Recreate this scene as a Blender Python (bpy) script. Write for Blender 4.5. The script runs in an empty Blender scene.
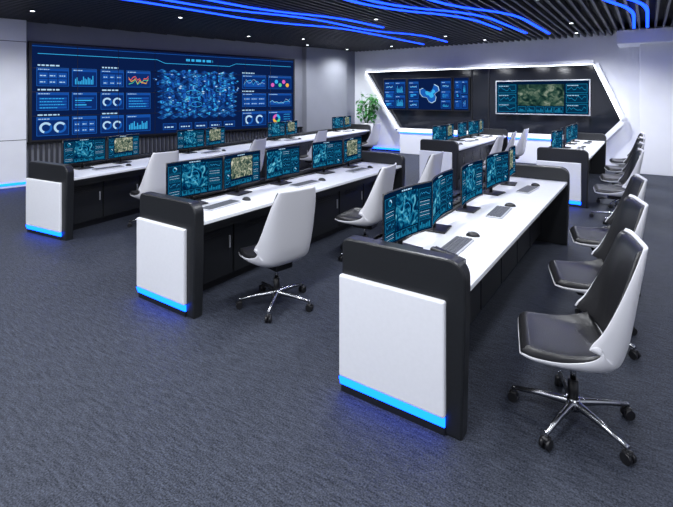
import bpy, bmesh, math, random
from mathutils import Vector, Matrix
random.seed(7)
scene = bpy.context.scene
COL = scene.collection
scene.view_settings.view_transform = 'Standard'

# ---------------------------------------------------------------- materials
def principled(name, col, rough=0.5, metal=0.0, spec=0.5, noise=0.0, nscale=40, coat=0.0, bump=0.0):
    m = bpy.data.materials.new(name); m.use_nodes = True
    nt = m.node_tree; b = nt.nodes['Principled BSDF']
    b.inputs['Base Color'].default_value = (*col, 1)
    b.inputs['Roughness'].default_value = rough
    b.inputs['Metallic'].default_value = metal
    b.inputs['Specular IOR Level'].default_value = spec
    b.inputs['Coat Weight'].default_value = coat
    if noise > 0 or bump > 0:
        tc = nt.nodes.new('ShaderNodeTexCoord'); n = nt.nodes.new('ShaderNodeTexNoise')
        n.inputs['Scale'].default_value = nscale; n.inputs['Detail'].default_value = 4
        nt.links.new(tc.outputs['Object'], n.inputs['Vector'])
        if noise > 0:
            r = nt.nodes.new('ShaderNodeValToRGB')
            r.color_ramp.elements[0].position = 0.3; r.color_ramp.elements[1].position = 0.7
            r.color_ramp.elements[0].color = (*[c*(1-noise) for c in col], 1)
            r.color_ramp.elements[1].color = (*[min(1, c*(1+noise)) for c in col], 1)
            nt.links.new(n.outputs['Fac'], r.inputs['Fac']); nt.links.new(r.outputs['Color'], b.inputs['Base Color'])
        if bump > 0:
            bp = nt.nodes.new('ShaderNodeBump'); bp.inputs['Strength'].default_value = bump; bp.inputs['Distance'].default_value = 0.01
            nt.links.new(n.outputs['Fac'], bp.inputs['Height']); nt.links.new(bp.outputs['Normal'], b.inputs['Normal'])
    return m

def emit(name, col, s=1.0):
    m = bpy.data.materials.new(name); m.use_nodes = True
    nt = m.node_tree; nt.nodes.clear()
    o = nt.nodes.new('ShaderNodeOutputMaterial'); e = nt.nodes.new('ShaderNodeEmission')
    e.inputs['Color'].default_value = (*col, 1); e.inputs['Strength'].default_value = s
    nt.links.new(e.outputs[0], o.inputs[0]); return m

def emit_noise(name, stops, scale=6.0, s=1.0, detail=6, dist=1.5, vor=False):
    m = bpy.data.materials.new(name); m.use_nodes = True
    nt = m.node_tree; nt.nodes.clear()
    o = nt.nodes.new('ShaderNodeOutputMaterial'); e = nt.nodes.new('ShaderNodeEmission')
    tc = nt.nodes.new('ShaderNodeTexCoord')
    if vor:
        n = nt.nodes.new('ShaderNodeTexVoronoi'); n.inputs['Scale'].default_value = scale
        n.distance = 'CHEBYCHEV'; out = n.outputs['Color']
        bw = nt.nodes.new('ShaderNodeRGBToBW'); nt.links.new(out, bw.inputs[0]); out = bw.outputs[0]
    else:
        n = nt.nodes.new('ShaderNodeTexNoise'); n.inputs['Scale'].default_value = scale
        n.inputs['Detail'].default_value = detail; n.inputs['Distortion'].default_value = dist
        out = n.outputs['Fac']
    nt.links.new(tc.outputs['Object'], n.inputs['Vector'])
    r = nt.nodes.new('ShaderNodeValToRGB'); cr = r.color_ramp
    while len(cr.elements) < len(stops): cr.elements.new(0.5)
    for el, (p, c) in zip(cr.elements, stops): el.position = p; el.color = (*c, 1)
    nt.links.new(out, r.inputs['Fac']); nt.links.new(r.outputs['Color'], e.inputs['Color'])
    e.inputs['Strength'].default_value = s
    nt.links.new(e.outputs[0], o.inputs[0]); return m

M_char = principled('charcoal_laminate', (0.011, 0.012, 0.014), 0.36, noise=0.12, nscale=60)
M_char2 = principled('charcoal_cabinet', (0.006, 0.007, 0.009), 0.5)
M_white = principled('white_panel_laminate', (0.76, 0.77, 0.82), 0.22, noise=0.015)
M_top = principled('desk_top_laminate', (0.76, 0.77, 0.81), 0.28, noise=0.02)
M_shell = principled('chair_shell_white', (0.60, 0.60, 0.64), 0.33)
M_leather = principled('black_leather', (0.015, 0.015, 0.017), 0.32, bump=0.15, nscale=120)
M_chrome = principled('chrome', (0.42, 0.43, 0.46), 0.25, metal=1.0)
M_blackp = principled('black_plastic', (0.008, 0.008, 0.010), 0.4)
M_key = principled('grey_keys', (0.30, 0.31, 0.34), 0.5)
M_kbd = principled('keyboard_body', (0.10, 0.105, 0.12), 0.45)
M_silver = principled('silver_plastic', (0.45, 0.46, 0.5), 0.4)
M_led = emit('blue_led', (0.003, 0.070, 1.0), 9.0)
M_ledc = emit('blue_ceiling_led', (0.008, 0.045, 1.0), 5.5)
M_ledw = emit('white_led', (0.85, 0.90, 1.0), 7.0)
M_wall = principled('grey_wall_paint', (0.24, 0.25, 0.285), 0.7, noise=0.03, nscale=3)
M_wallw = principled('white_wall_paint', (0.84, 0.85, 0.89), 0.6, noise=0.02, nscale=3)
M_glass = principled('dark_glass', (0.012, 0.014, 0.02), 0.08)
M_ceil = principled('ceiling_dark', (0.010, 0.011, 0.016), 0.8)
M_slat = principled('slat_dark', (0.040, 0.042, 0.052), 0.45)
M_leaf = principled('leaf_green', (0.03, 0.20, 0.03), 0.5, noise=0.4, nscale=8)
M_pot = principled('planter_white', (0.6, 0.6, 0.62), 0.4)
M_soil = principled('soil', (0.03, 0.02, 0.012), 0.9, noise=0.3)

# carpet
M_carpet = bpy.data.materials.new('carpet'); M_carpet.use_nodes = True
nt = M_carpet.node_tree; b = nt.nodes['Principled BSDF']; b.inputs['Roughness'].default_value = 0.62
b.inputs['Specular IOR Level'].default_value = 0.2
tc = nt.nodes.new('ShaderNodeTexCoord'); mp = nt.nodes.new('ShaderNodeMapping')
mp.inputs['Rotation'].default_value = (0, 0, math.radians(-34.4)); mp.inputs['Scale'].default_value = (9, 60, 1)
n1 = nt.nodes.new('ShaderNodeTexNoise'); n1.inputs['Scale'].default_value = 1.0; n1.inputs['Detail'].default_value = 6; n1.inputs['Roughness'].default_value = 0.8
n2 = nt.nodes.new('ShaderNodeTexNoise'); n2.inputs['Scale'].default_value = 110.0; n2.inputs['Detail'].default_value = 3
nt.links.new(tc.outputs['Object'], mp.inputs['Vector']); nt.links.new(mp.outputs[0], n1.inputs['Vector']); nt.links.new(tc.outputs['Object'], n2.inputs['Vector'])
mx = nt.nodes.new('ShaderNodeMath'); mx.operation = 'ADD'
nt.links.new(n1.outputs['Fac'], mx.inputs[0]); nt.links.new(n2.outputs['Fac'], mx.inputs[1])
hv = nt.nodes.new('ShaderNodeMath'); hv.operation = 'MULTIPLY'; hv.inputs[1].default_value = 0.5; nt.links.new(mx.outputs[0], hv.inputs[0])
r = nt.nodes.new('ShaderNodeValToRGB'); r.color_ramp.elements[0].position = 0.40; r.color_ramp.elements[1].position = 0.62
r.color_ramp.elements[0].color = (0.004, 0.006, 0.011, 1); r.color_ramp.elements[1].color = (0.060, 0.068, 0.094, 1)
nt.links.new(hv.outputs[0], r.inputs['Fac']); nt.links.new(r.outputs['Color'], b.inputs['Base Color'])
bp = nt.nodes.new('ShaderNodeBump'); bp.inputs['Strength'].default_value = 0.5; bp.inputs['Distance'].default_value = 0.01
nt.links.new(hv.outputs[0], bp.inputs['Height']); nt.links.new(bp.outputs[0], b.inputs['Normal'])

# ---------------------------------------------------------------- mesh builder
class MB:
    def __init__(s): s.bm = bmesh.new(); s.mats = []
    def mi(s, m):
        if m not in s.mats: s.mats.append(m)
        return s.mats.index(m)
    def face(s, pts, mat, smooth=False):
        f = s.bm.faces.new([s.bm.verts.new(p) for p in pts]); f.material_index = s.mi(mat); f.smooth = smooth; return f
    def box(s, a, c, mat, bevel=0.0, seg=2, M=None):
        t = bmesh.new(); bmesh.ops.create_cube(t, size=1)
        sc = [abs(c[i]-a[i]) for i in range(3)]; ce = [(c[i]+a[i])/2 for i in range(3)]
        for v in t.verts: v.co = Vector([v.co[i]*sc[i]+ce[i] for i in range(3)])
        if bevel > 0: bmesh.ops.bevel(t, geom=t.edges[:], offset=min(bevel, min(sc)*0.49), segments=seg, affect='EDGES', profile=0.5)
        s.merge(t, mat, False, M)
    def merge(s, t, mat, smooth=False, M=None):
        if M is not None: bmesh.ops.transform(t, matrix=M, verts=t.verts)
        k = s.mi(mat); mp = {}
        for v in t.verts: mp[v] = s.bm.verts.new(v.co)
        for f in t.faces:
            try: nf = s.bm.faces.new([mp[v] for v in f.verts])
            except ValueError: continue
            nf.material_index = k; nf.smooth = smooth
        t.free()
    def cyl(s, p0, p1, r0, r1, mat, n=16, cap=True):
        p0 = Vector(p0); p1 = Vector(p1); d = (p1-p0).normalized()
        a = d.orthogonal().normalized(); bb = d.cross(a); k = s.mi(mat)
        R = []
        for p, rr in ((p0, r0), (p1, r1)):
            R.append([s.bm.verts.new(p+(a*math.cos(2*math.pi*i/n)+bb*math.sin(2*math.pi*i/n))*rr) for i in range(n)])
        for i in range(n):
            f = s.bm.faces.new([R[0][i], R[0][(i+1) % n], R[1][(i+1) % n], R[1][i]]); f.material_index = k; f.smooth = True
        if cap:
            f = s.bm.faces.new(R[0][::-1]); f.material_index = k
            f = s.bm.faces.new(R[1]); f.material_index = k
    def prism(s, poly, y0, y1, mat, smooth=False, mp=lambda a, b, t: (a, t, b)):
        k = s.mi(mat)
        A = [s.bm.verts.new(mp(p[0], p[1], y0)) for p in poly]; B = [s.bm.verts.new(mp(p[0], p[1], y1)) for p in poly]
        n = len(poly)
        f = s.bm.faces.new(A); f.material_index = k
        f = s.bm.faces.new(B[::-1]); f.material_index = k
        for i in range(n):
            f = s.bm.faces.new([A[i], B[i], B[(i+1) % n], A[(i+1) % n]]); f.material_index = k; f.smooth = smooth
    def slab(s, fn, nu, nv, th, mat):
        """closed curved sheet: fn(u,v)->(pos,normal)"""
        k = s.mi(mat); T = []; Bt = []
        for i in range(nu+1):
            ra = []; rb = []
            for j in range(nv+1):
                p, n = fn(i/nu, j/nv)
                e = min(1, 6*min(i/nu, 1-i/nu), 6*min(j/nv, 1-j/nv)); e = math.sqrt(max(0, 1-(1-e)**2))
                h = th*(0.25+0.75*e)
                ra.append(s.bm.verts.new(p+n*h)); rb.append(s.bm.verts.new(p))
            T.append(ra); Bt.append(rb)
        def q(a, b, c, d):
            f = s.bm.faces.new([a, b, c, d]); f.material_index = k; f.smooth = True
        for i in range(nu):
            for j in range(nv):
                q(T[i][j], T[i+1][j], T[i+1][j+1], T[i][j+1]); q(Bt[i][j], Bt[i][j+1], Bt[i+1][j+1], Bt[i+1][j])
        for i in range(nu):
            q(T[i][0], Bt[i][0], Bt[i+1][0], T[i+1][0]); q(T[i][nv], T[i+1][nv], Bt[i+1][nv], Bt[i][nv])
        for j in range(nv):
            q(T[0][j], T[0][j+1], Bt[0][j+1], Bt[0][j]); q(T[nu][j], Bt[nu][j], Bt[nu][j+1], T[nu][j+1])
    def mesh(s, name, recalc=True):
        if recalc: bmesh.ops.recalc_face_normals(s.bm, faces=s.bm.faces[:])
        me = bpy.data.meshes.new(name); s.bm.to_mesh(me); s.bm.free()
        for m in s.mats: me.materials.append(m)
        return me

def place(me, name, loc=(0, 0, 0), rz=0.0, parent=None, scale=None):
    o = bpy.data.objects.new(name, me); COL.objects.link(o)
    o.location = loc; o.rotation_euler = (0, 0, rz)
    if parent: o.parent = parent
    if scale: o.scale = scale
    return o

# ---------------------------------------------------------------- room
CH = 3.4
WX0, WY0 = -10.75, 4.27
DX, DY = 0.2317, 0.9728
TH = math.atan2(-DX, DY)
def wallpt(s, out=0.0): return (WX0+DX*s+DY*out, WY0+DY*s-DX*out)
s_far = (13.6-WY0)/DY; s_near = (-3.5-WY0)/DY
c_far = wallpt(s_far); c_near = wallpt(s_near)
RX = 3.5
poly = [c_near, (RX, -3.5), (RX, 13.6), c_far]
m = MB(); m.prism(poly, -0.1, 0, M_carpet, mp=lambda a, b, t: (a, b, t)); place(m.mesh('floor'), 'floor')
m = MB(); m.prism(poly, CH+0.16, CH+0.26, M_ceil, mp=lambda a, b, t: (a, b, t))
x = -12.3
while x < RX-0.05:
    ys = -3.45; ye = 13.55
    if x < c_far[0]: ye = min(ye, WY0+(x-WX0)*DY/DX-0.15)
    if ye-ys > 0.3: m.box((x-0.022, ys, CH), (x+0.022, ye, CH+0.10), M_slat)
    x += 0.15
place(m.mesh('ceiling'), 'ceiling')
def wallobj(name, x0, y0, x1, y1, mat, t=0.12):
    m = MB(); d = Vector((x1-x0, y1-y0, 0)); n = Vector((d.y, -d.x, 0)).normalized()*t
    p = [(x0, y0), (x1, y1), (x1+n.x, y1+n.y), (x0+n.x, y0+n.y)]
    m.prism(p, -0.1, CH+0.26, mat, mp=lambda a, b, t: (a, b, t)); return place(m.mesh(name), name)
wallobj('wall_left', c_far[0], c_far[1], c_near[0], c_near[1], M_wall)
wallobj('wall_far', RX, 13.6, c_far[0], 13.6, M_wallw)
wallobj('wall_right', RX, -3.5, RX, 13.6, M_wallw)
wallobj('wall_near', c_near[0], -3.5, RX, -3.5, M_wallw)

LW = (WX0, WY0, 0)
m = MB()
m.box((0, -2.2, 0), (0.30, -0.12, CH), M_wallw, 0.01)
m.box((0.30, -2.2, 0.05), (0.31, -0.12, 0.10), M_led)
for z in (0.95, 2.95): m.box((0.30, -2.2, z), (0.303, -0.12, z+0.012), M_char)
m.box((0.0, 7.25, 0), (0.22, 9.0, CH), M_wall, 0.01)
place(m.mesh('wall_pilasters'), 'trim_1', LW, TH)
m = MB()
y = -0.05
while y < 7.2:
    m.box((0, y, 0.05), (0.05, y+0.05, 0.84), M_slat); y += 0.1
m.box((0, -0.1, 0.84), (0.09, 7.2, 0.88), M_char)
place(m.mesh('slat_wainscot'), 'trim_2', LW, TH)
m = MB(); m.box((0, s_near, 0), (0.02, -2.25, 0.1), M_char); m.box((0, -0.1, 0), (0.06, 7.2, 0.05), M_char)
place(m.mesh('baseboard_left'), 'baseboard_left', LW, TH)

# ---------------------------------------------------------------- UI drawing helpers
E_bg = emit('ui_background', (0.003, 0.012, 0.065), 1.0)
E_pan = emit('ui_panel', (0.004, 0.026, 0.15), 1.0)
E_pan2 = emit('ui_panel_lit', (0.008, 0.075, 0.36), 1.0)
E_line = emit('ui_border', (0.012, 0.11, 0.46), 1.0)
E_cy = emit('ui_cyan', (0.04, 0.44, 0.85), 1.0)
E_wh = emit('ui_white', (0.45, 0.68, 0.9), 1.0)
E_rd = emit('ui_red', (0.8, 0.12, 0.10), 1.0)
E_or = emit('ui_orange', (0.9, 0.45, 0.05), 1.0)
E_gr = emit('ui_green', (0.08, 0.6, 0.3), 1.0)
E_pk = emit('ui_pink', (0.7, 0.12, 0.5), 1.0)
E_city = emit_noise('ui_city_map', [(0.36, (0.003, 0.014, 0.075)), (0.50, (0.006, 0.05, 0.24)), (0.6, (0.02, 0.18, 0.50)), (0.74, (0.15, 0.6, 0.85))], 7.0, 1.0, 9, 0.3)
E_city2 = emit_noise('ui_city_blocks', [(0.2, (0.003, 0.014, 0.08)), (0.5, (0.012, 0.08, 0.34)), (0.62, (0.03, 0.25, 0.6)), (0.85, (0.4, 0.6, 0.75))], 12.0, 1.0, vor=True)
E_teal = emit_noise('ui_teal_map', [(0.36, (0.001, 0.012, 0.045)), (0.49, (0.0, 0.05, 0.13)), (0.57, (0.015, 0.20, 0.34)), (0.70, (0.20, 0.62, 0.76))], 16.0, 1.0, 8, 1.2)
E_aer = emit_noise('ui_aerial_map', [(0.36, (0.015, 0.04, 0.04)), (0.48, (0.10, 0.15, 0.11)), (0.56, (0.32, 0.34, 0.24)), (0.68, (0.75, 0.74, 0.60))], 24.0, 0.9, 8, 1.0)
E_aer2 = emit_noise('ui_aerial_photo', [(0.34, (0.004, 0.02, 0.02)), (0.5, (0.03, 0.08, 0.06)), (0.6, (0.12, 0.18, 0.13)), (0.72, (0.35, 0.40, 0.32))], 6.0, 0.85, 8, 1.0)
E_mbg = emit('monitor_background', (0.001, 0.011, 0.038), 1.0)
E_mpan = emit('monitor_panel', (0.002, 0.028, 0.072), 1.0)
E_mln = emit('monitor_blue_lines', (0.01, 0.22, 0.40), 1.0)

class UI:
    def __init__(s, mb, fn, nseg=1): s.m = mb; s.fn = fn; s.n = nseg
    def rect(s, a, b, c, d, mat, l=1, n=None):
        n = n or s.n
        for i in range(n):
            p = a+(c-a)*i/n; q = a+(c-a)*(i+1)/n
            s.m.face([s.fn(p, b, l), s.fn(q, b, l), s.fn(q, d, l), s.fn(p, d, l)], mat)
    def ring(s, cx, cy, r0, r1, mat, a0=0, a1=1, l=3, n=24):
        k = max(3, int(n*(a1-a0)))
        for i in range(k):
            A = 2*math.pi*(a0+(a1-a0)*i/k); B = 2*math.pi*(a0+(a1-a0)*(i+1)/k)
            s.m.face([s.fn(cx+r0*math.cos(A), cy+r0*math.sin(A), l), s.fn(cx+r1*math.cos(A), cy+r1*math.sin(A), l),
                      s.fn(cx+r1*math.cos(B), cy+r1*math.sin(B), l), s.fn(cx+r0*math.cos(B), cy+r0*math.sin(B), l)], mat)
    def pan(s, a, b, c, d, w, bg, ln):
        s.rect(a, b, c, d, ln, 1); s.rect(a+w, b+w, c-w, d-w, bg, 2)
    def line(s, pts, w, mat, l=3):
        for (a, b), (c, d) in zip(pts, pts[1:]):
            s.m.face([s.fn(a, b-w, l), s.fn(c, d-w, l), s.fn(c, d+w, l), s.fn(a, b+w, l)], mat)
    def bars(s, a, b, c, d, n, mat, l=3):
        st = (c-a)/n
        for i in range(n):
            s.rect(a+st*i, b, a+st*(i+0.6), b+(d-b)*random.uniform(0.25, 1), mat, l, 1)
    def text(s, a, y, c, h, mat, l=3):
        x = a
        while x < c:
            w = h*random.uniform(1.0, 3.2); s.rect(x, y, min(c, x+w), y+h, mat, l, 1); x += w+h*0.7
    def chart(s, a, b, c, d, mat, n=9, w=0.008, area=None):
        pts = [(a+(c-a)*i/n, b+(d-b)*random.uniform(0.15, 0.95)) for i in range(n+1)]
        if area:
            for (p, q), (r_, t) in zip(pts, pts[1:]):
                s.m.face([s.fn(p, b, 3), s.fn(r_, b, 3), s.fn(r_, t, 3), s.fn(p, q, 3)], area)
        s.line(pts, w, mat, 4)

def widget(u, a, b, c, d, kind):
    w = c-a; h = d-b; k = kind
    u.rect(a+0.012, d-0.07, c-0.012, d-0.012, E_pan2, 2.5)
    u.text(a+0.03, d-0.05, a+0.03+w*0.35, 0.016, E_wh)
    if k == 'text':
        for i in range(4):
            y = b+0.05+i*(h-0.14)/4; u.rect(a+0.04, y-0.012, c-0.04, y+0.034, E_pan2, 2.6); u.text(a+0.06, y, c-0.06*random.uniform(1, 4), 0.016, E_cy)
    elif k == 'donut':
        for q in (0.28, 0.72):
            R = min(h*0.33, w*0.2); u.ring(a+w*q, b+h*0.43, R*0.62, R, E_line); u.ring(a+w*q, b+h*0.43, R*0.62, R, E_wh, 0.1, 0.7, 4)
    elif k == 'pie':
        R = h*0.34; cx = a+w*0.35; cy = b+h*0.43
        for i, mt in enumerate((E_cy, E_pk, E_or, E_gr)): u.ring(cx, cy, R*0.45, R, mt, i*0.25, i*0.25+0.24, 4)
        for i in range(4): u.text(a+w*0.66, b+0.07+i*h*0.18, c-0.05, 0.016, E_cy)
    elif k == 'bars': u.bars(a+0.06, b+0.05, c-0.06, d-0.12, 12, E_cy)
    elif k == 'boxes':
        for i in range(3):
            for j in range(2):
                x0 = a+0.04+i*(w-0.06)/3; y0 = b+0.04+j*(h-0.13)/2
                u.rect(x0, y0, x0+(w-0.06)/3-0.02, y0+(h-0.13)/2-0.02, E_pan2, 3); u.text(x0+0.02, y0+0.04, x0+(w-0.06)/3-0.05, 0.02, E_wh, 4)
    elif k == 'hbars':
        for i in range(5): u.rect(a+0.06, b+0.05+i*(h-0.15)/5, a+0.06+(w-0.12)*random.uniform(0.4, 1), b+0.075+i*(h-0.15)/5, E_cy if i % 2 else E_line, 3)
    elif k == 'redline': u.chart(a+0.05, b+0.05, c-0.05, d-0.12, E_rd, w=0.012); u.chart(a+0.05, b+0.05, c-0.05, d-0.12, E_or, w=0.01); u.chart(a+0.05, b+0.03, c-0.05, d-0.2, E_gr)
    elif k == 'line': u.chart(a+0.05, b+0.05, c-0.05, d-0.12, E_cy, area=E_pan2); u.chart(a+0.05, b+0.05, c-0.05, d-0.12, E_wh, w=0.005)
    elif k == 'bub':
        for i in range(5):
            u.ring(a+w*(0.18+0.16*i), b+h*(0.3+0.25*(i % 2)), 0, 0.06, (E_pk, E_cy, E_gr, E_pk, E_or)[i], 0, 1, 3, 14)

# ---------------------------------------------------------------- video wall
W = 6.8; ZB, ZT = 0.92, 2.95
m = MB()
m.box((0.0, -0.06, ZB-0.05), (0.12, W+0.06, ZT+0.05), M_blackp, 0.01)
u = UI(m, lambda s, t, l: Vector((0.121+0.0012*l, s, t)))
u.rect(0, ZB, W, ZT, E_bg, 0)
u.rect(0, ZT-0.05, W, ZT-0.04, E_line, 1)
u.line([(0.1, ZT-0.2), (2.6, ZT-0.2), (2.8, ZT-0.28), (4.6, ZT-0.28), (4.8, ZT-0.2), (6.7, ZT-0.2)], 0.006, E_cy, 5)
u.text(3.35, ZT-0.2, 4.1, 0.06, E_cy)
rows = [(2.06, 2.46), (1.54, 1.94), (1.0, 1.40)]
kinds = [['boxes', 'bars', 'boxes', 'redline'], ['text', 'hbars', 'donut', 'text'], ['donut', 'boxes', 'donut', 'bars']]
for (b0, d0), ks in zip(rows, kinds):
    for (a0, c0), k in zip([(0.08, 0.68), (0.74, 1.24), (1.32, 1.82), (1.88, 2.44)], ks):
        u.pan(a0, b0, c0, d0, 0.010, E_pan, E_line); widget(u, a0, b0, c0, d0, k)
    u.text(0.1, d0+0.03, 0.5, 0.03, E_wh); u.text(1.35, d0+0.03, 1.7, 0.03, E_wh); u.text(5.0, d0+0.03, 5.4, 0.03, E_wh)
kinds = [['line', 'bub'], ['boxes', 'line'], ['donut', 'pie']]
for (b0, d0), ks in zip(rows, kinds):
    for (a0, c0), k in zip([(5.0, 5.80), (5.88, 6.72)], ks):
        u.pan(a0, b0, c0, d0, 0.010, E_pan, E_line); widget(u, a0, b0, c0, d0, k)
# centre isometric city map
CX, CY = 3.72, 1.90
def iso(a, b_, h=0.0): return (CX+(a-b_)*0.84, CY+(a+b_)*0.38+h)
def inb(p): return 2.50 < p[0] < 4.94 and 1.20 < p[1] < 2.62
def isoq(a0, b0, a1, b1, mat, l, h=0.0):
    P_ = [iso(a0, b0, h), iso(a1, b0, h), iso(a1, b1, h), iso(a0, b1, h)]
    if all(inb(p) for p in P_): m.face([u.fn(*p, l) for p in P_], mat)
cells = []
N = 19
for i in range(N):
    for j in range(N):
        a0 = -1.6+3.2*i/N; b0 = -1.6+3.2*j/N
        p = iso(a0, b0)
        if not (2.56 < p[0] < 4.88 and 1.22 < p[1] < 2.45): continue
        dd = ((p[0]-CX)/1.15)**2+((p[1]-CY)/0.66)**2
        isoq(a0, b0, a0+0.15, b0+0.15, E_city, 1)
        if dd < 1.15+random.uniform(-0.35, 0.2): cells.append((a0+b0, a0, b0, dd))
cells.sort(reverse=True)
for kk, (_, a0, b0, dd) in enumerate(cells):
    if random.random() < 0.35: continue
    for rep in range(2):
        aa = a0+random.uniform(0, 0.09); bb = b0+random.uniform(0, 0.09); w_ = random.uniform(0.03, 0.055); h = random.uniform(0.01, 0.11)*(1.35-dd); L = 2+kk*0.01
        mt = random.choice((E_line, E_cy, E_pan2, E_pan, E_city2, E_pan2, E_pan))
        p0 = iso(aa, bb+w_); p1 = iso(aa, bb); p2 = iso(aa+w_, bb)
        m.face([u.fn(*p0, L), u.fn(*p1, L), u.fn(p1[0], p1[1]+h, L), u.fn(p0[0], p0[1]+h, L)], mt)
        m.face([u.fn(*p1, L), u.fn(*p2, L), u.fn(p2[0], p2[1]+h, L), u.fn(p1[0], p1[1]+h, L)], E_pan2 if mt != E_pan2 else E_line)
        isoq(aa, bb, aa+w_, bb+w_, E_wh if random.random() < 0.12 else random.choice((E_cy, E_line, E_line)), L+0.004, h)
for (a, b_, rr) in ((-0.1, 0.1, 0.22), (0.5, -0.2, 0.12), (-0.4, -0.3, 0.15)):
    cx, cy = iso(a, b_)
    pr = [(cx+rr*math.cos(t*math.pi/12), cy+rr*0.45*math.sin(t*math.pi/12)) for t in range(25)]
    for (q0, q1) in zip(pr, pr[1:]): m.face([u.fn(q0[0], q0[1]-0.006, 5), u.fn(q1[0], q1[1]-0.006, 5), u.fn(q1[0], q1[1]+0.006, 5), u.fn(q0[0], q0[1]+0.006, 5)], E_cy)
for i in range(5):
    a0 = 2.75+i*0.42; u.pan(a0, 1.0, a0+0.34, 1.16, 0.008, E_pan, E_line); u.text(a0+0.04, 1.05, a0+0.28, 0.03, E_wh)
for i in range(1, 8): u.rect(W*i/8-0.005, ZB, W*i/8+0.005, ZT, M_blackp, 7)
for i in (1, 2, 3): u.rect(0, ZB+(ZT-ZB)*i/4-0.005, W, ZB+(ZT-ZB)*i/4+0.005, M_blackp, 7)
place(m.mesh('video_wall', False), 'video_wall_display', LW, TH)

# ---------------------------------------------------------------- far wall feature
m = MB()
P = [(-7.95, 2.66), (-1.15, 2.66), (-0.55, 1.25), (-0.95, 0.80), (-6.75, 0.80)]
m.prism(P, 13.6, 13.56, M_glass)
def bar(p, q, w, y0, y1, mat):
    d = Vector((q[0]-p[0], q[1]-p[1])).normalized(); n = Vector((-d.y, d.x))*w
    m.prism([(p[0], p[1]), (q[0], q[1]), (q[0]+n.x, q[1]+n.y), (p[0]+n.x, p[1]+n.y)], y0, y1, mat)
for i in range(5):
    p, q = P[i], P[(i+1) % 5]
    bar(p, q, 0.12, 13.6, 13.38, M_wallw)
    if i in (0, 1, 4): bar(p, q, 0.016, 13.40, 13.375, M_ledw)
for xx in (-4.35, -3.85): m.box((xx-0.02, 13.53, 0.8), (xx+0.02, 13.565, 2.66), M_char)
# low white ledge below the glazing
m.box((-6.6, 13.25, 0.0), (-1.2, 13.58, 0.72), M_wallw, 0.015)
m.box((-6.6, 13.235, 0.66), (-1.2, 13.25, 0.69), M_led)
place(m.mesh('feature_glass'), 'trim_3')
m = MB(); m.box((-0.15, 13.0, 0), (RX, 13.6, CH), M_wallw, 0.01); m.box((-0.6, 12.6, CH-0.32), (RX, 13.6, CH-0.0), M_wallw, 0.01)
place(m.mesh('white_column'), 'trim_4')
m = MB(); m.box((c_far[0], 13.57, 0.05), (-6.62, 13.6, 0.10), M_led); m.box((c_far[0], 13.58, 0.0), (-6.62, 13.6, 0.05), M_char)
place(m.mesh('baseboard_far'), 'baseboard_far')

def wall_screen(name, x0, x1, z0, z1, kind):
    m = MB(); w = x1-x0; h = z1-z0
    m.box((-0.03, -0.10, -0.03), (w+0.03, 0, h+0.03), M_silver if kind == 1 else M_blackp, 0.01)
    u = UI(m, lambda s, t, l: Vector((s, -0.101-0.0015*l, t)))
    u.rect(0, 0, w, h, E_mbg if kind == 1 else E_bg, 0)
    def col(a, c, nrow):
        for j in range(nrow):
            b0 = 0.05+j*(h-0.1)/nrow; d0 = b0+(h-0.1)/nrow-0.04
            u.pan(a, b0, c, d0, 0.010, E_pan, E_line); widget(u, a, b0, c, d0, random.choice(('line', 'bars', 'text', 'hbars')))
    if kind == 0:
        col(0.03, w*0.25, 3); col(w*0.77, w-0.03, 3)
        S = [(-0.34, 0.12), (-0.22, 0.16), (-0.10, 0.07), (0.02, 0.05), (0.10, 0.13), (0.16, 0.27), (0.30, 0.20), (0.33, 0.08), (0.22, 0.02), (0.17, -0.03), (0.23, -0.10), (0.20, -0.22), (0.08, -0.28), (-0.02, -0.24), (-0.10, -0.12), (-0.24, -0.10), (-0.33, 0.0)]
        m.face([u.fn(w*0.51+p[0], h*0.52+p[1]*1.1, 1) for p in S], E_wh)
        m.face([u.fn(w*0.51+p[0]*0.93, h*0.52+p[1]*1.02, 2) for p in S], E_line)
        m.face([u.fn(w*0.53+p[0]*0.5, h*0.52+p[1]*0.5, 3) for p in S], E_cy)
    elif kind == 2:
        col(0.03, w*0.48, 3); col(w*0.52, w-0.03, 2)
    else:
        u.rect(w*0.25, 0.25*h, w*0.75, 0.9*h, E_aer2, 1)
        for a, c in ((0.04, w*0.23), (w*0.77, w-0.04)):
            for j in range(3):
                b0 = 0.04+j*(h-0.1)/3; d0 = b0+(h-0.1)/3-0.03
                u.pan(a, b0, c, d0, 0.01, E_mpan, E_mln); u.chart(a+0.03, b0+0.03, c-0.03, d0-0.05, E_mln); u.text(a+0.03, d0-0.05, c-0.2, 0.02, E_wh)
        for i in range(5):
            a = w*0.25+i*w*0.1; u.pan(a, 0.04, a+w*0.09, 0.22*h, 0.008, E_mpan, E_mln); u.bars(a+0.02, 0.06, a+w*0.08, 0.2*h, 5, E_mln)
    me = m.mesh(name, False); return place(me, name, (x0, 13.55, z0))
wall_screen('wall_mounted_screen', -7.28, -6.48, 1.42, 2.40, 2)
wall_screen('wall_mounted_screen', -6.40, -4.95, 1.42, 2.40, 0)
wall_screen('wall_mounted_screen', -4.87, -4.42, 1.42, 2.40, 2)
wall_screen('wall_mounted_screen', -3.6, -1.25, 1.36, 2.26, 1)

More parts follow.
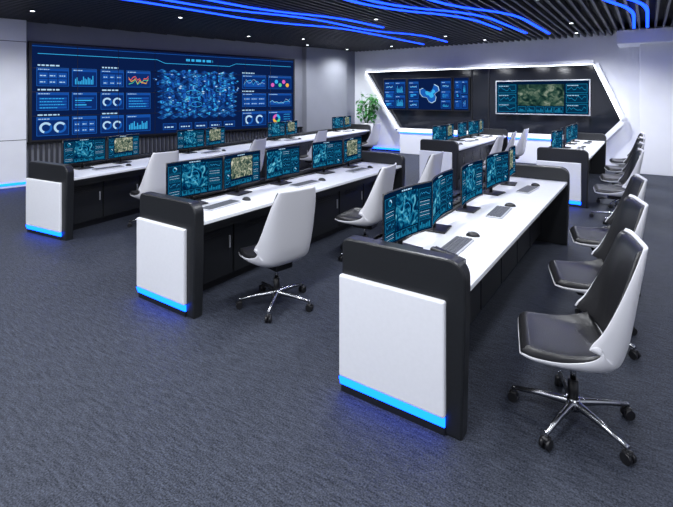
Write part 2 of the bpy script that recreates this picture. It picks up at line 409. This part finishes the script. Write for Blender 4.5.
# ---------------------------------------------------------------- ceiling light strips
def strip(pts, w=0.028):
    Q = [Vector(pts[0])]
    for i in range(1, len(pts)-1):
        a, b_, c = Vector(pts[i-1]), Vector(pts[i]), Vector(pts[i+1])
        ra_ = min(0.9, (a-b_).length*0.48); rc_ = min(0.9, (c-b_).length*0.48)
        p = b_+(a-b_).normalized()*ra_; q = b_+(c-b_).normalized()*rc_
        for k in range(11):
            t = k/10; Q.append(p*(1-t)**2+b_*2*t*(1-t)+q*t*t)
    Q.append(Vector(pts[-1]))
    m = MB()
    for A, C in zip(Q, Q[1:]):
        if (C-A).length < 1e-4: continue
        D = (C-A).normalized(); n = Vector((-D.y, D.x))*w; a2 = A-D*w*0.3; c2 = C+D*w*0.3
        m.prism([tuple(a2+n), tuple(a2-n), tuple(c2-n), tuple(c2+n)], CH-0.022, CH-0.002, M_ledc, mp=lambda p, q, t: (p, q, t))
    place(m.mesh('led_light_strip'), 'led_light_strip')
strip([(-7.3, 2.0), (-6.8, 4.3), (-6.55, 7.0), (-5.7, 8.5), (-5.5, 12.6)])
strip([(-6.5, 2.6), (-6.3, 5.4), (-5.5, 7.0), (-5.4, 9.4), (-4.7, 10.6), (-4.7, 12.4)])
strip([(-5.9, 3.6), (-5.7, 6.0), (-5.0, 7.4), (-4.9, 9.0)])
strip([(-4.1, 4.0), (-3.9, 7.0), (-2.9, 8.7), (-2.8, 10.8)])
strip([(-3.9, 4.0), (-3.65, 6.9), (-2.6, 8.5), (-2.45, 11.8)])
strip([(-3.0, 4.0), (-2.85, 7.4), (-2.05, 8.9), (-2.0, 12.2)])
strip([(-0.75, 5.0), (-0.65, 8.2), (-0.20, 9.6), (-0.25, 12.3)])
strip([(-0.55, 5.0), (-0.46, 8.0), (0.0, 9.2), (0.0, 12.3)])

# ---------------------------------------------------------------- desk
DW = 0.79
def arc(cx, cz, r, a0, a1, n=8): return [(cx+r*math.cos(math.radians(a0+(a1-a0)*i/n)), cz+r*math.sin(math.radians(a0+(a1-a0)*i/n))) for i in range(n+1)]
def desk_mesh(L, DW=DW):
    m = MB(); T = 0.10; Hh = 0.96
    prof = [(-DW, 0)]+[(-DW, 0.72)]+arc(-DW+0.05, Hh-0.05, 0.05, 180, 90)+arc(-0.10, Hh-0.10, 0.10, 90, 0)+[(0, 0.70), (-0.02, 0)]
    for y0, y1, o in ((0, T, -1), (L-T, L, 1)):
        t = bmesh.new(); A = [t.verts.new((p[0], y0, p[1])) for p in prof]
        f = t.faces.new(A); ex = bmesh.ops.extrude_face_region(t, geom=[f])
        for v in ex['geom']:
            if isinstance(v, bmesh.types.BMVert): v.co.y = y1
        bmesh.ops.recalc_face_normals(t, faces=t.faces[:])
        eg = [e for e in t.edges if abs(e.verts[0].co.y-e.verts[1].co.y) < 1e-6]
        bmesh.ops.bevel(t, geom=eg, offset=0.012, segments=2, affect='EDGES', profile=0.5)
        m.merge(t, M_char, False)
        yo = y0 if o < 0 else y1
        ya, yb = sorted((yo+o*0.03, yo-o*0.01))
        m.box((-DW-0.004, ya, 0.100), (-0.105, yb, 0.735), M_white, 0.012)
        k = m.mi(M_led); xa, xb = -DW-0.002, -0.11
        pts = [(yo-o*0.005, 0.045), (yo+o*0.012, 0.045), (yo+o*0.030, 0.096), (yo-o*0.005, 0.096)]
        A = [m.bm.verts.new((xa, p[0], p[1])) for p in pts]; B = [m.bm.verts.new((xb, p[0], p[1])) for p in pts]
        for fs in (A, B[::-1]): f = m.bm.faces.new(fs); f.material_index = k
        for i in range(4): f = m.bm.faces.new([A[i], B[i], B[(i+1) % 4], A[(i+1) % 4]]); f.material_index = k
        m.box((-DW+0.002, min(yo, yo+o*0.010), 0.0), (-0.11, max(yo, yo+o*0.010), 0.043), M_char2)
    y0, y1 = T-0.005, L-T+0.005
    m.box((-DW+0.01, y0, 0.0), (-DW+0.05, y1, 0.86), M_char)
    m.box((-DW-0.0, y0, 0.82), (-DW+0.08, y1, 0.86), M_char, 0.008)
    m.box((-DW+0.05, y0, 0.755), (-0.015, y1, 0.79), M_top, 0.006)
    m.box((-DW+0.05, y0, 0.72), (-0.04, y1, 0.755), M_char2)
    m.box((-0.12, y0, 0.66), (-0.10, y1, 0.72), M_char)
    m.box((-DW+0.05, y0, 0.08), (-0.34, y1, 0.72), M_char2)
    m.box((-DW+0.05, y0, 0.0), (-0.40, y1, 0.08), M_blackp)
    n = max(2, int(round((L-0.2)/0.62))); st = (y1-y0)/n
    for i in range(n):
        a = y0+st*i+0.012; c = y0+st*(i+1)-0.012
        m.box((-0.34, a, 0.10), (-0.322, c, 0.70), M_char, 0.004)
        for k in range(5):
            m.box((-0.322, a+0.15, 0.50+k*0.025), (-0.318, c-0.15, 0.510+k*0.025), M_blackp)
        m.box((-0.322, c-0.05, 0.36), (-0.308, c-0.035, 0.48), M_silver, 0.003)
    m.box((-DW+0.09, y0+0.1, 0.789), (-DW+0.12, y1-0.1, 0.792), M_char)
    return m.mesh('control_desk')
DL = 3.95; AL = 9.6
dm = desk_mesh(DL); dma = desk_mesh(AL, 0.88)

# ---------------------------------------------------------------- monitor
def monitor_mesh(kind):
    m = MB(); w, h, z0 = 0.62, 0.355, 0.085; Rr = 1.6
    def fn(s, t, l, off=0.0):
        a = s/Rr; rr = Rr-0.0012*l-off
        return Vector((Rr-rr*math.cos(a), rr*math.sin(a), z0+t))
    def body(uu, vv): 
        s = -w/2+w*uu; p = fn(s, h*vv, 0, -0.002); nn = Vector((-math.cos(s/Rr), math.sin(s/Rr), 0)); return p, nn
    m.slab(body, 12, 6, 0.022, M_blackp)
    u = UI(m, lambda s, t, l: fn(s, t, l, 0.0), 1)
    a, b, c, d = -w/2+0.008, 0.012, w/2-0.008, h-0.008
    u.rect(a, b, c, d, E_mbg, 0, 12)
    W_ = c-a; H_ = d-b
    def pr(x0, y0, x1, y1): return a+W_*x0, b+H_*y0, a+W_*x1, b+H_*y1
    def pan(x0, y0, x1, y1, bg=E_mpan):
        q = pr(x0, y0, x1, y1); u.n = 3; u.pan(*q, 0.002, bg, E_mln); u.n = 1; return q
    u.text(a+W_*0.4, d-0.018, a+W_*0.6, 0.009, E_wh, 3)
    if kind == 0:
        u.rect(*pr(0.27, 0.2, 0.73, 0.92), E_teal, 1, 5)
        u.ring(a+W_*0.5, b+H_*0.55, 0.078, 0.082, E_mln, l=3); u.ring(a+W_*0.5, b+H_*0.55, 0.045, 0.048, E_cy, l=3)
    elif kind == 1:
        u.rect(*pr(0.22, 0.25, 0.8, 0.9), E_aer, 1, 6)
    else:
        u.rect(*pr(0.02, 0.2, 0.5, 0.92), E_teal, 1, 6)
        u.ring(a+W_*0.27, b+H_*0.55, 0.06, 0.065, E_mln, l=3)
    cols = {0: [(0.02, 0.25), (0.75, 0.98)], 1: [(0.02, 0.20), (0.82, 0.98)], 2: [(0.52, 0.74), (0.76, 0.98)]}[kind]
    for x0, x1 in cols:
        for j in range(4):
            q = pan(x0, 0.04+j*0.22, x1, 0.04+j*0.22+0.2)
            t = random.randint(0, 3)
            if t == 0: u.bars(q[0]+0.008, q[1]+0.008, q[2]-0.008, q[3]-0.015, 7, E_mln)
            elif t == 1: u.chart(q[0]+0.008, q[1]+0.01, q[2]-0.008, q[3]-0.012, E_cy, w=0.0015)
            elif t == 2: u.ring((q[0]+q[2])/2, (q[1]+q[3])/2, 0.014, 0.024, E_mln, n=16); u.ring((q[0]+q[2])/2, (q[1]+q[3])/2, 0.014, 0.024, E_wh, 0, 0.3, 4, 16)
            else:
                for i in range(4): u.text(q[0]+0.01, q[1]+0.01+i*0.012, q[2]-0.02, 0.004, E_wh if i % 2 else E_mln)
    for i in range(4):
        x0 = cols[0][1]+0.02 if kind != 2 else 0.02
        x1 = cols[1][0]-0.02 if kind != 2 else 0.5
        g = (x1-x0)/4; q = pan(x0+g*i, 0.03, x0+g*i+g*0.9, 0.17); u.bars(q[0]+0.004, q[1]+0.004, q[2]-0.004, q[3]-0.006, 6, E_mln)
    m.cyl((-0.05, 0, 0.01), (-0.05, 0, 0.22), 0.018, 0.014, M_blackp)
    m.box((-0.065, -0.05, 0.16), (-0.018, 0.05, 0.26), M_blackp, 0.006)
    m.box((-0.10, -0.11, 0.0), (0.07, 0.11, 0.012), M_blackp, 0.005)
    return m.mesh('computer_monitor', False)
mons = [monitor_mesh(i) for i in (0, 1, 2)]

# ---------------------------------------------------------------- keyboard, mouse, phone
m = MB(); m.box((-0.07, -0.21, 0.0), (0.07, 0.21, 0.014), M_silver, 0.005)
for i in range(5):
    for j in range(15):
        x = -0.060+i*0.0245; y = -0.200+j*0.0268
        m.box((x, y, 0.012), (x+0.020, y+0.022, 0.019), M_kbd)
kb = m.mesh('keyboard')
m = MB(); t = bmesh.new(); bmesh.ops.create_uvsphere(t, u_segments=16, v_segments=10, radius=1)
for v in t.verts: v.co = Vector((v.co.x*0.052, v.co.y*0.031, max(0, v.co.z)*0.033))
m.merge(t, M_blackp, True); m.box((-0.035, -0.003, 0.024), (-0.015, 0.003, 0.031), M_silver); mouse = m.mesh('computer_mouse')
m = MB(); m.prism([(-0.10, 0), (0.10, 0), (0.10, 0.025), (-0.10, 0.07)], -0.085, 0.085, M_blackp)
m.box((-0.09, -0.08, 0.075), (0.08, -0.035, 0.10), M_char, 0.01, M=Matrix.Rotation(math.radians(8), 4, 'Y'))
m.box((-0.09, -0.08, 0.05), (-0.04, -0.035, 0.085), M_char, 0.006); m.box((0.04, -0.08, 0.03), (0.08, -0.035, 0.08), M_char, 0.006)
for i in range(4):
    for j in range(3): m.box((-0.02+i*0.022, -0.01+j*0.025, 0.03), (-0.006+i*0.022, 0.008+j*0.025, 0.06-i*0.005), M_key)
phone = m.mesh('desk_telephone')

# ---------------------------------------------------------------- office chair (faces -X)
def chair_mesh():
    m = MB()
    #       x      z     halfw  curl
    K = [(-0.29, 0.430, 0.215, 0.01), (-0.22, 0.405, 0.240, 0.03), (-0.06, 0.390, 0.258, 0.06), (0.10, 0.390, 0.268, 0.12), (0.20, 0.43, 0.270, 0.19),
         (0.245, 0.53, 0.265, 0.19), (0.268, 0.66, 0.258, 0.14), (0.290, 0.81, 0.245, 0.095), (0.312, 0.95, 0.225, 0.06), (0.332, 1.07, 0.190, 0.03)]
    def cr(t):
        t = max(0, min(0.99999, t))*(len(K)-1); i = int(t); f = t-i
        g = lambda q: K[max(0, min(len(K)-1, q))]
        p0, p1, p2, p3 = g(i-1), g(i), g(i+1), g(i+2)
        return [0.5*((2*p1[k])+(-p0[k]+p2[k])*f+(2*p0[k]-5*p1[k]+4*p2[k]-p3[k])*f*f+(-p0[k]+3*p1[k]-3*p2[k]+p3[k])*f**3) for k in range(4)]
    def nrm(t):
        a = cr(t-0.01); b_ = cr(t+0.01); d = Vector((b_[0]-a[0], 0, b_[1]-a[1])).normalized(); return Vector((-d.z, 0, d.x))
    def base(t, v, off=0.0, wf=1.0):
        x, z, w, c = cr(t); n = nrm(t); vv = (2*v-1)*wf; av = abs(vv)
        side = math.copysign(math.sin(min(1, av)*math.pi/2)**0.9 if av > 0 else 0, vv)
        nn = (n+Vector((0, -0.9*vv*av*min(1, c*6), 0))).normalized()
        return Vector((x, side*w, z))+n*(c*av**3.0)+nn*off, nn
    m.slab(lambda uu, v: base(uu, v), 44, 28, 0.018, M_shell)
    def cush(t0, t1, off, wf):
        return lambda uu, v: base(t0+(t1-t0)*uu, v, off, wf)
    m.slab(cush(0.0, 0.43, 0.012, 0.965), 18, 24, 0.06, M_leather)
    m.slab(cush(0.44, 0.975, 0.012, 0.965), 24, 24, 0.035, M_leather)
    # mechanism
    m.box((-0.12, -0.09, 0.335), (0.12, 0.09, 0.395), M_blackp, 0.012)
    m.cyl((-0.03, 0.0, 0.365), (-0.03, 0.25, 0.350), 0.006, 0.006, M_chrome, 8)
    m.cyl((0, 0, 0.10), (0, 0, 0.24), 0.028, 0.028, M_blackp); m.cyl((0, 0, 0.24), (0, 0, 0.35), 0.016, 0.016, M_chrome)
    m.cyl((0, 0, 0.075), (0, 0, 0.135), 0.045, 0.034, M_chrome)
    for i in range(5):
        A = math.radians(72*i+24); d = Vector((math.cos(A), math.sin(A), 0)); q = Vector((-d.y, d.x, 0))
        p0 = d*0.03+Vector((0, 0, 0.11)); p1 = d*0.33+Vector((0, 0, 0.078))
        k = m.mi(M_chrome); vs = []
        for p, ww, hh in ((p0, 0.020, 0.018), ((p0+p1)/2+Vector((0, 0, 0.006)), 0.015, 0.012), (p1, 0.011, 0.009)):
            vs.append([m.bm.verts.new(p+q*a_*ww+Vector((0, 0, b_*hh))) for a_, b_ in ((-1, -1), (1, -1), (1, 0.3), (0.5, 1), (-0.5, 1), (-1, 0.3))])
        for r0, r1 in zip(vs, vs[1:]):
            for j in range(6):
                f = m.bm.faces.new([r0[j], r0[(j+1) % 6], r1[(j+1) % 6], r1[j]]); f.material_index = k; f.smooth = True
        f = m.bm.faces.new(vs[-1]); f.material_index = k
        m.cyl(d*0.32+Vector((0, 0, 0.05)), d*0.32+Vector((0, 0, 0.088)), 0.009, 0.009, M_chrome, 8)
        for sg in (-1, 1):
            c = d*0.325+Vector((0, 0, 0.028))
            m.cyl(c+q*sg*0.006, c+q*sg*0.026, 0.028, 0.028, M_blackp, 16)
        m.box((-0.022, -0.02, 0.03), (0.022, 0.02, 0.062), M_blackp, 0.008, M=Matrix.Translation(d*0.322)@Matrix.Rotation(A, 4, 'Z'))
    return m.mesh('office_chair')
chm = chair_mesh()

# ---------------------------------------------------------------- furniture placement
def desk(mesh, loc, rz, mon_y, kb_y, chairs, ph=(), mx=-0.56):
    place(mesh, 'control_desk', (loc[0], loc[1], 0), rz)
    R = Matrix.Rotation(rz, 4, 'Z')
    def P(x, y, z=0.0):
        v = R@Vector((x, y, 0)); return (loc[0]+v.x, loc[1]+v.y, z)
    for y, k, tilt in mon_y: place(mons[k], 'computer_monitor', P(mx, y, 0.7925), rz+math.radians(tilt))
    for y in kb_y:
        place(kb, 'keyboard', P(-0.31, y, 0.7905), rz+math.radians(random.uniform(-8, 8)))
        place(mouse, 'computer_mouse', P(-0.29, y+0.32, 0.7905), rz+random.uniform(-0.3, 0.3))
    for x, y in ph: place(phone, 'desk_telephone', P(x, y, 0.7905), rz)
    for x, y, a in chairs: place(chm, 'office_chair', P(x, y), rz+math.radians(a))
MY = [(0.44, 2, -7), (1.06, 1, 7), (1.85, 0, 0), (2.70, 2, -7), (3.34, 1, 7)]
desk(dm, (-0.80, 2.38), 0, [(0.45, 0, -7), (1.06, 2, 6), (1.80, 0, 0), (2.66, 2, -7), (3.30, 1, 7)], [0.72, 1.85, 3.05], [(0.45, 0.52, 14), (0.45, 1.62, 16), (0.45, 2.80, 12)], [(-0.25, 0.38)])
desk(dm, (-3.08, 2.43), 0, [(0.44, 0, -7), (1.05, 1, 7), (1.72, 2, 0), (2.64, 2, -7), (3.28, 1, 7)], [0.55, 1.85, 3.05], [(0.36, 0.60, -12), (0.38, 2.1, 6), (0.40, 3.5, 0)])
desk(dm, (-0.80, 8.50), 0, MY, [0.72, 1.85, 3.05], [(0.42, -0.60, 8), (0.42, 0.55, 8), (0.42, 1.75, 12), (0.42, 2.95, 8)])
desk(dm, (-3.08, 8.70), 0, MY, [0.72, 1.85, 3.05], [(0.40, 0.5, 0), (0.40, 1.6, 8), (0.40, 2.8, 0)])
ra = math.radians(6.3)
MA = []
for y in (0.95, 3.0, 5.7, 8.85): MA += [(y-0.32, 0, -6), (y+0.32, 1, 6)]
MA[-1] = (9.13, 1, 6); MA[-2] = (8.50, 0, -6)
desk(dma, (-6.10, 2.83), ra, MA, [0.8, 2.9, 5.6, 8.6], [(0.36, 1.05, -10), (0.36, 3.1, 5), (0.36, 5.4, 0), (0.36, 8.6, 0)], mx=-0.62)

# ---------------------------------------------------------------- plant
m = MB()
m.cyl((0, 0, 0), (0, 0, 0.95), 0.16, 0.22, M_pot, 28); m.cyl((0, 0, 0.951), (0, 0, 0.955), 0.20, 0.20, M_soil, 24)
k = m.mi(M_leaf)
for i in range(26):
    A = random.uniform(0, 6.28); Rr = random.uniform(0.08, 0.34); zt = random.uniform(1.35, 2.05)
    top = Vector((math.cos(A)*Rr, math.sin(A)*Rr, zt)); m.cyl((math.cos(A)*0.04, math.sin(A)*0.04, 0.95), top, 0.008, 0.004, M_leaf, 6)
    for j in range(7):
        B_ = random.uniform(0, 6.28); d = Vector((math.cos(B_), math.sin(B_), random.uniform(-0.4, 0.6))).normalized(); q = d.cross(Vector((0, 0, 1))).normalized()
        Lf = random.uniform(0.13, 0.22); o = top-Vector((0, 0, random.uniform(0, 0.35))); prev = None
        for jj in range(5):
            t = jj/4; c = o+d*Lf*t-Vector((0, 0, 0.08*t*t)); ww = 0.05*math.sin(math.pi*min(0.96, 0.08+0.9*t))
            cur = [m.bm.verts.new(c-q*ww), m.bm.verts.new(c-Vector((0, 0, 0.01))), m.bm.verts.new(c+q*ww)]
            if prev:
                for e in (0, 1):
                    f = m.bm.faces.new([prev[e], prev[e+1], cur[e+1], cur[e]]); f.material_index = k; f.smooth = True
            prev = cur
place(m.mesh('potted_plant', False), 'potted_plant', (-7.72, 13.05, 0))

# ---------------------------------------------------------------- lights
def area(sx, sy, p, col=(1, 1, 1)):
    l = bpy.data.lights.new('fill_area', 'AREA'); l.shape = 'RECTANGLE'; l.size = sx; l.size_y = sy; l.energy = p; l.color = col
    return l
m = MB(); m.box((-0.17, -1.25, 0.02), (0.17, 1.25, 0.06), M_blackp, 0.005)  # housing made up to carry the added fill lights
m.cyl((0, -1.0, 0.05), (0, -1.0, 0.12), 0.005, 0.005, M_chrome, 6); m.cyl((0, 1.0, 0.05), (0, 1.0, 0.12), 0.005, 0.005, M_chrome, 6)
fix = m.mesh('added_fill_light')
LC = (0.92, 0.95, 1.0)
for x, y, p in [(-0.1, 3.6, 60), (-2.0, 3.6, 85), (-4.4, 2.2, 90), (-6.6, 0.6, 90), (-1.2, 0.3, 120), (-3.8, -0.8, 130), (1.6, 1.0, 80), (-9.0, -0.5, 80)]:  # added fill lights, out of view, brightening foreground and desk end panels
    f = place(fix, 'added_fill_light', (x, y, CH-0.12))
    l = area(0.28, 2.4, p, LC); o = bpy.data.objects.new('lamp', l); COL.objects.link(o); o.parent = f; o.location = (0, 0, 0.012)
m = MB(); m.cyl((0, 0, 0), (0, 0, 0.02), 0.05, 0.05, M_blackp, 20); m.cyl((0, 0, -0.002), (0, 0, 0.0), 0.035, 0.035, M_ledw, 16)
dl = m.mesh('recessed_downlight')
for x, y, p in [(-8.3, 8.2, 210), (-8.3, 10.6, 200), (-9.0, 3.6, 200), (-7.5, 9.4, 180), (-4.4, 7.8, 200), (-4.2, 11.0, 240), (-1.4, 7.6, 200), (-1.3, 10.5, 250), (0.6, 7.0, 210), (0.7, 10.8, 420), (-6.4, 12.3, 380), (-3.6, 12.3, 380), (-1.4, 12.2, 380), (-8.0, 12.3, 220), (-7.4, 5.5, 190)]:
    f = place(dl, 'recessed_downlight', (x, y, CH-0.045))
    l = bpy.data.lights.new('spot', 'SPOT'); l.energy = p; l.spot_size = math.radians(150); l.spot_blend = 1.0; l.shadow_soft_size = 0.15; l.color = LC
    o = bpy.data.objects.new('lamp', l); COL.objects.link(o); o.parent = f; o.location = (0, 0, -0.02)

w = bpy.data.worlds.new('world'); scene.world = w; w.use_nodes = True
w.node_tree.nodes['Background'].inputs['Color'].default_value = (0.3, 0.35, 0.45, 1); w.node_tree.nodes['Background'].inputs['Strength'].default_value = 0.3

# ---------------------------------------------------------------- camera
cd = bpy.data.cameras.new('camera'); cam = bpy.data.objects.new('camera', cd); COL.objects.link(cam)
cam.location = (0, 0, 1.85); cam.rotation_euler = (math.radians(90), 0, math.radians(34.4))
cd.sensor_width = 36; cd.lens = 24.29; cd.shift_y = -0.234; cd.clip_start = 0.05
scene.camera = cam
